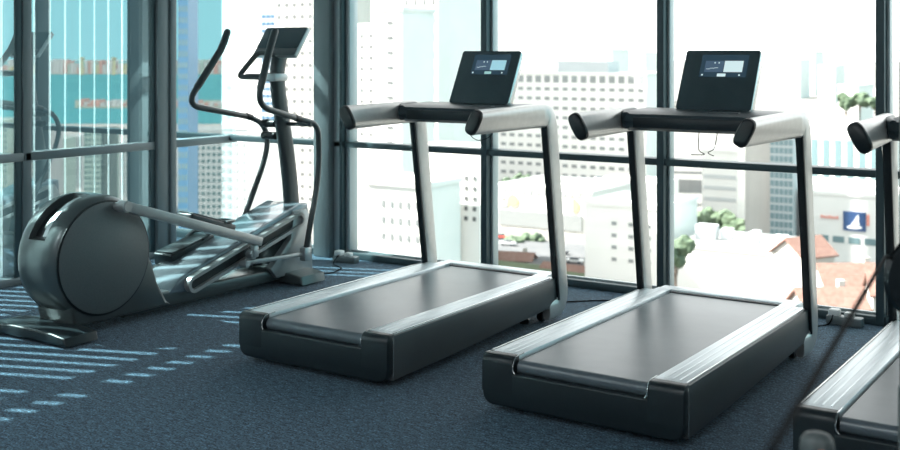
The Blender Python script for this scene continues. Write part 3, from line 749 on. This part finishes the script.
M['white_sign'] = mat('white_sign', (0.85, 0.85, 0.85), 0.6)
M['red_print'] = mat('red_print', (0.75, 0.28, 0.22), 0.6)
M['orange_print'] = mat('orange_print', (0.80, 0.48, 0.20), 0.6)
M['grey_print'] = mat('grey_print', (0.33, 0.34, 0.36), 0.6)
M['car_white'] = mat('car_white', (0.7, 0.7, 0.7), 0.3)
M['car_dark'] = mat('car_dark', (0.06, 0.07, 0.08), 0.3)
M['car_red'] = mat('car_red', (0.5, 0.08, 0.06), 0.3)

q = MB(); q.box(-6000, 9000, 60, 9000, GZ - 2, GZ); struct(q.build('ground', M['ground'], smooth=False), 'pale city ground far below the windows', 'ground')

def Xat(px, Y0):
    dx = -math.sin(YAW) + math.cos(YAW)*(px - 450)/F_PX; dy = math.cos(YAW) + math.sin(YAW)*(px - 450)/F_PX
    return dx*Y0/dy, Y0/dy     # x, depth along the axis
def winmesh(w, h, m, name='window'):
    q = MB(); q.box(-w/2, w/2, -.12, .25, -h/2, h/2)
    bmesh.ops.recalc_face_normals(q.bm, faces=q.bm.faces[:])
    me = bpy.data.meshes.new(name); q.bm.to_mesh(me); q.bm.free(); me.materials.append(m); return me
def grid(root, xs, zs, w, h, m, limit=100, side=None, D=0):
    me = winmesh(w, h, m)
    pts = [(x, z) for z in zs for x in xs]
    for (x, z) in pts[:limit]:
        o = bpy.data.objects.new('window', me); COL.objects.link(o); o.parent = root
        if side: o.location = (side, x, z); o.rotation_euler = (0, 0, R(90))
        else: o.location = (x, 0, z)
    if len(pts) > limit:
        q = MB()
        for (x, z) in pts[limit:]: q.box(x - w/2, x + w/2, -.12, .25, z - h/2, z + h/2)
        o = q.build('window', m, root, smooth=False); o['kind'] = 'stuff'
def lin(a, b, n): return [a + (b - a)*(i + .5)/n for i in range(n)]
def bld(label, px0, px1, ytop, Y0, D, m, nx=0, nz=0, wf=(.5, .5), wm='win', z_lo=None, cat='building', limit=100, xr=(0, 1), yaw=0, name='building', parapet=True, zr=None):
    x0, d0 = Xat(px0, Y0); x1, d1 = Xat(px1, Y0)
    zt = zat(ytop, (d0 + d1)/2); w = x1 - x0
    root = thing(name, label, cat, ((x0 + x1)/2, Y0, GZ), yaw)
    Ht = zt - GZ
    q = MB(); q.box(-w/2, w/2, 0, D, 0, Ht); q.build('walls', M[m], root, smooth=False)
    if parapet:
        q = MB(); q.box(-w/2 - .3, w/2 + .3, -.3, D + .3, Ht, Ht + .8); q.build('parapet', M[m], root, smooth=False)
    if nx:
        lo = 0 if z_lo is None else zat(z_lo, (d0+d1)/2) - GZ
        hi = Ht*.985 if zr is None else zat(zr, (d0+d1)/2) - GZ
        xs = lin(-w/2 + w*xr[0], -w/2 + w*xr[1], nx); zs = lin(hi, lo, nz)
        grid(root, xs, zs, w*(xr[1]-xr[0])/nx*wf[0], abs(hi-lo)/nz*wf[1], M[wm], limit)
    return root, w, Ht

# hotel block with a regular grid of windows
hotel, hw, hh = bld('long white hotel block with a dense regular grid of small windows', 450, 646, 74, 385, 22, 'bwhite', 22, 11, (.56, .34), 'win', 188, limit=100, zr=84)
grid(hotel, lin(-hw/2, hw/2, 22), [hh - 1.9], hw/22*.62, 2.6, M['win'])
for nm, (a, b, c, d_) in {'roof_plant': (10, 26, 3, 9)}.items():
    q = MB(); q.box(hw*.05, hw*.30, 4, 14, hh, hh + 5); q.build('roof_plant_room', M['bgrey'], hotel, smooth=False)
# tower wall of the left part of the direct view
bld('added white slab tower standing for the glare beyond the corner window', 222, 262, -260, 330, 40, 'bwhite', 3, 34, (.3, .3), 'win_pale', 240)  # white wall added here in place of bright glare
bld('blue glass tower edge seen past the elliptical console', 261, 275, 10, 300, 20, 'bgrey', 3, 30, (.8, .5), 'win_blue', 230, limit=90)
bld('cream apartment tower behind the elliptical console with many window rows', 275, 322, -250, 270, 25, 'bcream', 6, 40, (.42, .30), 'win_dot', 240)
bld('white mid rise apartment block low beyond the elliptical handles', 192, 247, 128, 200, 18, 'bgrey', 8, 12, (.55, .5), 'win', 235)
bld('wide pale tower with small dark windows beside the grey column', 330, 385, 27, 210, 20, 'bwhite', 6, 11, (.34, .36), 'win_dot', 150, limit=60)
bld('slim white tower with sparse windows behind the first treadmill arm', 378, 402, 11, 190, 12, 'bwhite', 1, 9, (.25, .20), 'win_dot', 150)
bld('tall white tower with paired vertical windows behind the first treadmill', 402, 438, -240, 205, 24, 'bwhite', 4, 22, (.26, .34), 'win_dot', 150)
bld('cream tower with shallow balconies behind the first treadmill console', 438, 466, -230, 230, 9, 'bcream', 3, 22, (.35, .18), 'win', 150)
bld('pale blue far tower between the cream tower and the dark mullion', 466, 482, -150, 420, 8, 'bgrey', 2, 20, (.5, .5), 'win_pale', 150)
lowb, lw, lh = bld('white low block with a square window grid below the first treadmill console', 425, 480, 150, 150, 5, 'bwhite', 6, 5, (.38, .42), 'win_dot', 222, limit=60, xr=(.08, .98), zr=172)
bld('white low annex with a grey parapet beside the first upright', 368, 424, 186, 138, 10, 'bwhite', 5, 3, (.34, .4), 'win', 245, xr=(.2, .95), zr=196)
# faint skyline, haze put into the pale wall and window colours
for (a, b, t, Y, lb) in [(555, 600, 62, 900, 'low faint far block behind the hotel roof with a flat top'), (590, 612, 50, 1000, 'narrow faint far tower above the hotel roof'), (628, 645, 53, 1100, 'short faint far tower above the hotel roof corner'),
                         (782, 800, 60, 1300, 'faint far slab tower right of the middle console'), (803, 815, 52, 1400, 'tall faint far tower in the haze'), (818, 835, 66, 1200, 'medium faint far tower in the haze'), (838, 858, 86, 700, 'pale hazy box shaped block beside the far trees'), (860, 880, 92, 800, 'low hazy block beneath the far trees'), (700, 720, 85, 1200, 'small hazy block left of the middle console')]:
    bld(lb, a, b, t, Y, 40, 'bwhite', 4, 8, (.4, .4), 'win_pale', 120)
# podium shopping block with banners
pod, pw, ph = bld('white shopping podium with printed banners across its front', 493, 592, 190, 285, 30, 'bwhite', 0, 0)
q = MB(); q.box(-pw/2 + 2, pw/2 - 3, -.4, 0, ph - 10.8, ph - 6.4); q.build('dark_shop_front', M['win'], pod, smooth=False)
for i_ in range(12):
    q = MB(); xx = -pw/2 + 3 + i_*(pw - 6)/12; q.box(xx, xx + 1.4, -.25, 0, ph - 1.2, ph - .6); q.build('vent_opening', M['grey_print'], pod, smooth=False)
def disc_print(root, x, z, r, m, name, a0=0, a1=360):
    pts = [(x + r*math.cos(R(a0 + (a1 - a0)*i/20)), z + r*math.sin(R(a0 + (a1 - a0)*i/20))) for i in range(21 if a1 - a0 < 360 else 20)]
    q = MB(); q.prism(pts, 'y', -.30, -.05); return q.build(name, m, root, smooth=False)
disc_print(pod, -pw/2 + 6.8, ph - 3.8, 1.9, M['orange_print'], 'banner_print')
q = MB(); q.prism([(-pw/2 + 2.2, ph - 5.6), (-pw/2 + 5.0, ph - 5.5), (-pw/2 + 4.9, ph - 4.4), (-pw/2 + 4.2, ph - 3.8), (-pw/2 + 3.0, ph - 4.5)], 'y', -.32, -.05); q.build('banner_print', M['grey_print'], pod, smooth=False)
disc_print(pod, -pw/2 + 3.0, ph - 2.9, .8, M['grey_print'], 'banner_print')
disc_print(pod, pw/2 - 6.0, ph - 3.8, 2.1, M['orange_print'], 'banner_print', -90, 90)
bld('white car park deck with a shaded opening below the hotel', 588, 655, 182, 340, 20, 'bwhite', 1, 1, (.8, .45), 'win', 200, zr=185, parapet=False)
blk, bw, bh = bld('white plain block with a small window grid beside the second treadmill upright', 585, 661, 207, 215, 20, 'bwhite', 3, 4, (.28, .30), 'win', 266, xr=(.28, .95), zr=218)
# right part
bld('low white building with long dark window bands beyond the trees', 702, 738, 152, 330, 20, 'bwhite', 1, 4, (.9, .34), 'win_pale', 205, zr=160)
wr, ww, wh = bld('wide flat roofed white building in front of the trees', 676, 786, 251, 215, 20, 'bwhite', 0, 0)
for i_, (a, b, c, d_) in enumerate([(-9, -5, 3, 5), (-4.5, -2.5, 2.2, 7), (2, 3.5, 2.4, 6), (6, 8.5, 1.6, 8)]):
    q = MB(); q.box(a, b, d_, d_ + 3, wh, wh + c + .8); q.build('roof_unit', M['bgrey'], wr, smooth=False)
for a in (-2.2, -.2, 1.0):
    q = MB(); q.cyl((a, 5, wh), (a + 1.4, 5, wh + 3.2), .14, 8); q.cyl((a + 2.8, 5, wh), (a + 1.4, 5, wh + 3.2), .14, 8); q.build('roof_truss', M['bgrey'], wr)
bld('teal glass office tower beside the middle treadmill upright', 770, 793, 128, 260, 12, 'bgrey', 5, 14, (.8, .7), 'win_teal', 245, limit=100)
bld('cream tower wall left of the teal glass office', 745, 771, 118, 262, 22, 'bcream', 1, 1, (.01, .01), 'win', 245)
bld('white office with tall teal window strips behind the sail sign', 797, 893, 128, 330, 22, 'bwhite', 8, 1, (.55, .9), 'win_teal', 180, zr=138)
sg, sw, sh = bld('low white shop building carrying a blue sail sign', 800, 895, 196, 262, 18, 'bwhite', 6, 1, (.72, .8), 'win_teal', 244, zr=236)
def sgx(px): return Xat(px, 262)[0] - sg.location.x
dS = Xat(858, 262)[1]
def sgz(py): return zat(py, dS) - GZ
x0, x1, z0, z1 = sgx(843.5), sgx(866), sgz(231), sgz(212)
q = MB(); q.box(x0, x1, -.35, 0, z0, z1); sp = q.build('blue_sign_panel', M['blue_sign'], sg, smooth=False)
W_, H_ = x1 - x0, z1 - z0
def SP(u, v): return (x0 + u*W_, z0 + v*H_)
q = MB(); q.prism([SP(.34, .30), SP(.48, .52), SP(.60, .76), SP(.68, .90), SP(.71, .70), SP(.70, .48), SP(.74, .30)], 'y', -.45, -.35); q.build('sail_mark', M['white_sign'], sp, smooth=False)
q = MB(); q.prism([SP(.16, .22), SP(.30, .27), SP(.55, .25), SP(.84, .26), SP(.84, .14), SP(.5, .10), SP(.2, .12)], 'y', -.45, -.35); q.build('wave_mark', M['white_sign'], sp, smooth=False)
q = MB(); xr0 = sgx(822); 
for i_ in range(7):
    a = sgx(821 + i_*2.6); b = sgx(822.6 + i_*2.6); q.box(a, b, -.3, 0, sgz(220.5), sgz(217.5 + (i_ % 3)*.5))
q.build('red_lettering', M['red_print'], sg, smooth=False)
q = MB(); q.box(sgx(867), sgx(869.5), -.3, 0, sgz(225), sgz(214)); q.build('red_sign_edge', M['red_print'], sg, smooth=False)

# houses with tiled roofs
def house(label, px, py, Y0, w, d, h, rh, rz, m='bcream'):
    x, dd = Xat(px, Y0); zt = zat(py, dd)
    t = thing('tiled_house', label, 'house', (x, Y0, GZ), R(rz)); top = zt - GZ
    q = MB(); q.box(-w/2, w/2, -d/2, d/2, 0, top); q.build('walls', M[m], t, smooth=False)
    q = MB(); q.prism([(-d/2 - .6, top - .2), (0, top + rh), (d/2 + .6, top - .2), (d/2 + .6, top - .5), (0, top + rh - .4), (-d/2 - .6, top - .5)], 'x', -w/2 - .6, w/2 + .6); q.build('tiled_roof', M['roof_red'], t, smooth=False)
    q = MB(); q.prism([(-d/2, top - .3), (0, top + rh - .5), (d/2, top - .3)], 'x', -w/2, w/2); q.build('gable', M[m], t, smooth=False)
    for i_ in range(3):
        q = MB(); xx = -w/2 + w*(i_ + .5)/3; q.box(xx - .6, xx + .6, -d/2 - .1, -d/2 + .1, top - 3.2, top - 1.4); q.build('window', M['win'], t, smooth=False)
    q = MB(); q.box(w*.2, w*.2 + 1, .5, 1.5, top, top + rh + .8); q.build('chimney', M[m], t, smooth=False)
    return t
house('tiled house with cream walls just right of the flat roofed white building', 803, 252, 215, 8, 8, 0, 3.0, 60)
house('long red tiled terrace in front of the sail sign', 852, 283, 205, 12, 9, 0, 3.6, 35)
house('nearest red tiled house at the foot of the right window', 828, 303, 170, 9, 7, 0, 2.4, 35)
house('low red tiled house behind the white plain block', 572, 275, 235, 14, 9, 0, 2.5, 0)
house('red tiled house beyond the street behind the first right upright', 515, 262, 240, 9, 8, 0, 2.6, 15)
house('tiled house below the last mullion', 896, 290, 190, 8, 8, 0, 3.0, 20)

# trees
def tree_mesh(seed):
    rnd = random.Random(seed); q = MB()
    for k_ in range(9):
        t = bmesh.new(); bmesh.ops.create_icosphere(t, subdivisions=2, radius=1.0)
        for v in t.verts: v.co *= 1 + rnd.uniform(-.22, .22)
        r = rnd.uniform(1.3, 2.3); c = Vector((rnd.uniform(-2.2, 2.2), rnd.uniform(-2.2, 2.2), 6 + rnd.uniform(-1.5, 2.2)))
        q.add(t, Matrix.Translation(c) @ Matrix.Scale(r, 4))
    a = q.build('foliage', M['leaf'], smooth=False)
    q = MB(); q.cyl((0, 0, 0), (0, 0, 6), .35, 8, .2); q.cyl((0, 0, 3.5), (1.6, .4, 6.5), .16, 6, .1); q.cyl((0, 0, 3.8), (-1.5, -.3, 6.3), .16, 6, .1)
    b = q.build('trunk', M['bark']); return a, b
tmesh = [tree_mesh(s) for s in (1, 2, 3)]
first = {}
def tree(px, py, Y0, s, kind, label, group=None):
    x, dd = Xat(px, Y0); zt = zat(py, dd)
    t = thing('tree', label, 'tree', (x, Y0, GZ), px % 6, group)
    hgt = zt - GZ
    k0 = hgt/9.6
    for me, nm in zip(tmesh[kind], ('foliage', 'trunk')):
        if kind not in first.setdefault(nm, set()):
            first[nm].add(kind); o = me
        else:
            o = me.copy(); COL.objects.link(o)
        o.parent = t
        if nm == 'foliage': o.scale = (s, s, s); o.location = (0, 0, hgt - 9.6*s)
        else: o.scale = (s, s, (hgt - 4*s)/6.0)
tg = 'row of dark trees behind the flat roofed white building'
for i_, (px, py, Y0, s) in enumerate([(680, 217, 270, 1.0), (697, 211, 278, 1.15), (715, 207, 285, 1.2), (732, 214, 276, 1.05), (745, 225, 268, .9)]):
    tree(px, py, Y0, s, i_ % 3, 'dark rounded tree standing in the row behind the flat roofed white building', tg)
tree(676, 238, 200, .8, 0, 'light green tree at the edge of the flat roofed white building')
for i_, (px, py) in enumerate([(498, 182), (510, 177), (523, 173), (537, 177), (550, 183)]):
    tree(px, py, 330, .8, i_ % 3, 'small leafy tree growing on the podium terrace before the hotel', 'trees before the hotel')
for i_, (px, py) in enumerate([(846, 94), (860, 92), (875, 96)]):
    tree(px, py, 690, 1.4, i_ % 3, 'small hazy tree on the far hillside', 'far hazy trees')
tree(532, 232, 266, .9, 2, 'rounded street tree nearest the upright below the podium')
tree(512, 236, 262, 1.0, 1, 'small street tree beside the road below the podium')
tree(790, 236, 235, 1.2, 2, 'small tree at the foot of the teal glass office tower')

# road and cars
x0, d0 = Xat(490, 250)
q = MB(); q.box(-190, -60, 238, 268, GZ, GZ + .05); struct(q.build('road', M['asphalt'], smooth=False), 'grey street running below the podium', 'road')
q = MB(); q.box(-190, -95, 222, 236, GZ, GZ + .12); tag(q.build('grass_verge', M['grass'], smooth=False), 'pale green grass verge beside the street', 'grass', kind='stuff')
def car(label, px, Y0, m, rz=0, z=None, group=None):
    x, dd = Xat(px, Y0)
    t = thing('car', label, 'car', (x, Y0, GZ + .05 if z is None else z), R(rz), group)
    q = MB(); q.box(-2.1, 2.1, -.9, .9, .35, .95, .15); q.build('body', m, t)
    q = MB(); q.box(-1.2, 1.0, -.8, .8, .9, 1.45, .2); q.build('cabin', M['car_dark'] if m is not M['car_dark'] else M['win'], t)
    for a in (-1.3, 1.3):
        for b in (-.85, .85):
            q = MB(); q.cyl((a, b - .1, .33), (a, b + .1, .33), .33, 14); q.build('wheel', M['car_dark'], t)
car('white car driving on the street below the podium', 508, 256, M['car_white'], 5)
car('dark car driving on the street behind the upright', 560, 252, M['car_dark'], 0)
car('red car parked by the podium shop front', 500, 264, M['car_red'], 0)
car('silver white car stopped near the grass verge', 575, 243, M['car_white'], 10)
kz = zat(182, Xat(605, 340)[1])
car('white car parked on the open deck below the hotel, first of two', 600, 343, M['car_white'], 0, kz, 'cars on the parking deck')
car('white car parked on the open deck below the hotel, second of two', 611, 343, M['car_white'], 0, kz, 'cars on the parking deck')

# ---- what lies round the corner: harbour and towers, seen mirrored in the left glass
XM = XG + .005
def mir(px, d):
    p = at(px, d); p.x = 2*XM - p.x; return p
def quad(name, m, pxs, ds, z, label, cat, kind):
    bm = bmesh.new()
    a, b, c, e = mir(pxs[0], ds[0]), mir(pxs[1], ds[0]), mir(pxs[1], ds[1]), mir(pxs[0], ds[1])
    vs = [bm.verts.new((p.x, p.y, z)) for p in (a, b, c, e)]; bm.faces.new(vs)
    r = bmesh.ops.extrude_face_region(bm, geom=bm.faces[:]); bmesh.ops.translate(bm, vec=(0, 0, -1.0), verts=[v for v in r['geom'] if isinstance(v, bmesh.types.BMVert)])
    q = MB(); q.add(bm); o = q.build(name, m, smooth=False); tag(o, label, cat, kind=kind); return o
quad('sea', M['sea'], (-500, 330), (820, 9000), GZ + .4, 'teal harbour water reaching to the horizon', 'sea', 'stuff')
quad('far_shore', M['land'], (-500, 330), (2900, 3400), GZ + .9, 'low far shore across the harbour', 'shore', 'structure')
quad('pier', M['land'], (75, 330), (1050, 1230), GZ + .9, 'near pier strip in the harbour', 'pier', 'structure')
def mbox(name, label, px0, px1, ytop, d, m, D=12, group=None, cat='building', wins=None, limit=60, z0=.0):
    p0, p1 = mir(px0, d), mir(px1, d); c = (p0 + p1)/2; w = (p1 - p0).length
    rz = math.atan2((p0 - p1).y, (p0 - p1).x)
    t = thing(name, label, cat, (c.x, c.y, GZ + z0), rz, group); Ht = zat(ytop, d) - GZ - z0
    q = MB(); q.box(-w/2, w/2, 0, D, 0, Ht); q.build('walls', M[m], t, smooth=False)
    if wins:
        nx, zlo, nz, wm, wf = wins; lo = zat(zlo, d) - GZ
        grid(t, lin(-w/2, w/2, nx), lin(Ht - .5, max(lo, 1), nz), w/nx*wf[0], (Ht - .5 - max(lo, 1))/nz*wf[1], M[wm], limit)
    return t
rnd = random.Random(11)
M['apt_win'] = mat('apartment_window', (0.012, 0.035, 0.035), 0.3); M['far_pale'] = mat('far_pale_wall', (0.13, 0.14, 0.14), 0.8); M['port_y'] = mat('port_yellow', (0.13, 0.13, 0.07), 0.7); M['port_r'] = mat('port_red', (0.14, 0.075, 0.06), 0.7)
px = -20.0
while px < 225:
    w = rnd.uniform(2.2, 4.5); hgt = rnd.uniform(59, 69)
    mbox('warehouse', 'small pale warehouse on the far harbour shore', px, px + w*.8, hgt, 2950, rnd.choice(['far_pale', 'far_pale', 'port_y', 'far_pale', 'port_r', 'bgreen']), 60, 'far harbour warehouses', z0=.95)
    px += w
px = 80.0
while px < 225:
    w = rnd.uniform(3, 6); hgt = rnd.uniform(99, 104)
    mbox('pier_shed', 'small coloured shed on the near pier', px, px + w*.8, hgt, 1080, rnd.choice(['far_pale', 'far_pale', 'port_r', 'roof_red' if False else 'port_r', 'far_pale']), 20, 'near pier sheds', z0=.95)
    px += w
for i_, px in enumerate((40, 82, 114)):
    p0 = mir(px, 2800); t = thing('harbour_crane', ['yellow harbour crane', 'yellow harbour crane', 'yellow harbour crane'][i_] + ' on the far shore', 'crane', (p0.x, p0.y, GZ + .95), 0.9, 'harbour cranes')
    for s in (-8, 8):
        q = MB(); q.box(s - 1.4, s + 1.4, -2, 2, 0, 44); q.build('leg', M['port_y'], t, smooth=False)
    q = MB(); q.box(-26, 26, -2, 2, 38, 42); q.build('boom', M['port_y'], t, smooth=False)
# apartment towers in the mirror
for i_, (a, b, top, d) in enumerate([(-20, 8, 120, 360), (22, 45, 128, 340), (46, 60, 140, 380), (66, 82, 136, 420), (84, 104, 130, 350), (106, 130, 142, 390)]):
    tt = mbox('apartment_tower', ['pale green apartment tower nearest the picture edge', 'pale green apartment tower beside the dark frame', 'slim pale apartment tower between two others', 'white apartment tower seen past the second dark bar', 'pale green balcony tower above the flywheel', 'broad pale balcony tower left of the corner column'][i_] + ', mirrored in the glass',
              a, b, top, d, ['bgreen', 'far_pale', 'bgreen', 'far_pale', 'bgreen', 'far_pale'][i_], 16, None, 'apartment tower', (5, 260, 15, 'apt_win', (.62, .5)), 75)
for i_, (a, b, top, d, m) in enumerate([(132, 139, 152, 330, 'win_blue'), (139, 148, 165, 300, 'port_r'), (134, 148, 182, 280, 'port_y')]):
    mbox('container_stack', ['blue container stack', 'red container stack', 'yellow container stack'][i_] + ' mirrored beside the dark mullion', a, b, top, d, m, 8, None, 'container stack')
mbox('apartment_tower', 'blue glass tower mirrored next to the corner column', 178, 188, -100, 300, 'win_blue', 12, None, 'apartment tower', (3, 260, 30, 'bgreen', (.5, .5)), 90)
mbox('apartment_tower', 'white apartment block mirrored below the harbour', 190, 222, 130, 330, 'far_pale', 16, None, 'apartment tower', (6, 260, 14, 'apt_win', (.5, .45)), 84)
# dark tower straight beyond the left glass
pA, pB = at(-420, 120), at(222, 120)
c = (pA + pB)/2; w = (pB - pA).length
dt = thing('dark_tower', 'large dark glass tower standing close beyond the mirror toned windows', 'building', (c.x, c.y, GZ), math.atan2((pB - pA).y, (pB - pA).x))
q = MB(); q.prism([(-w/2, 0), (w/2, 0), (w/2 - 14, 26), (-w/2 + 6, 26)], 'z', 0, 120); q.build('walls', M['bdark'], dt, smooth=False)
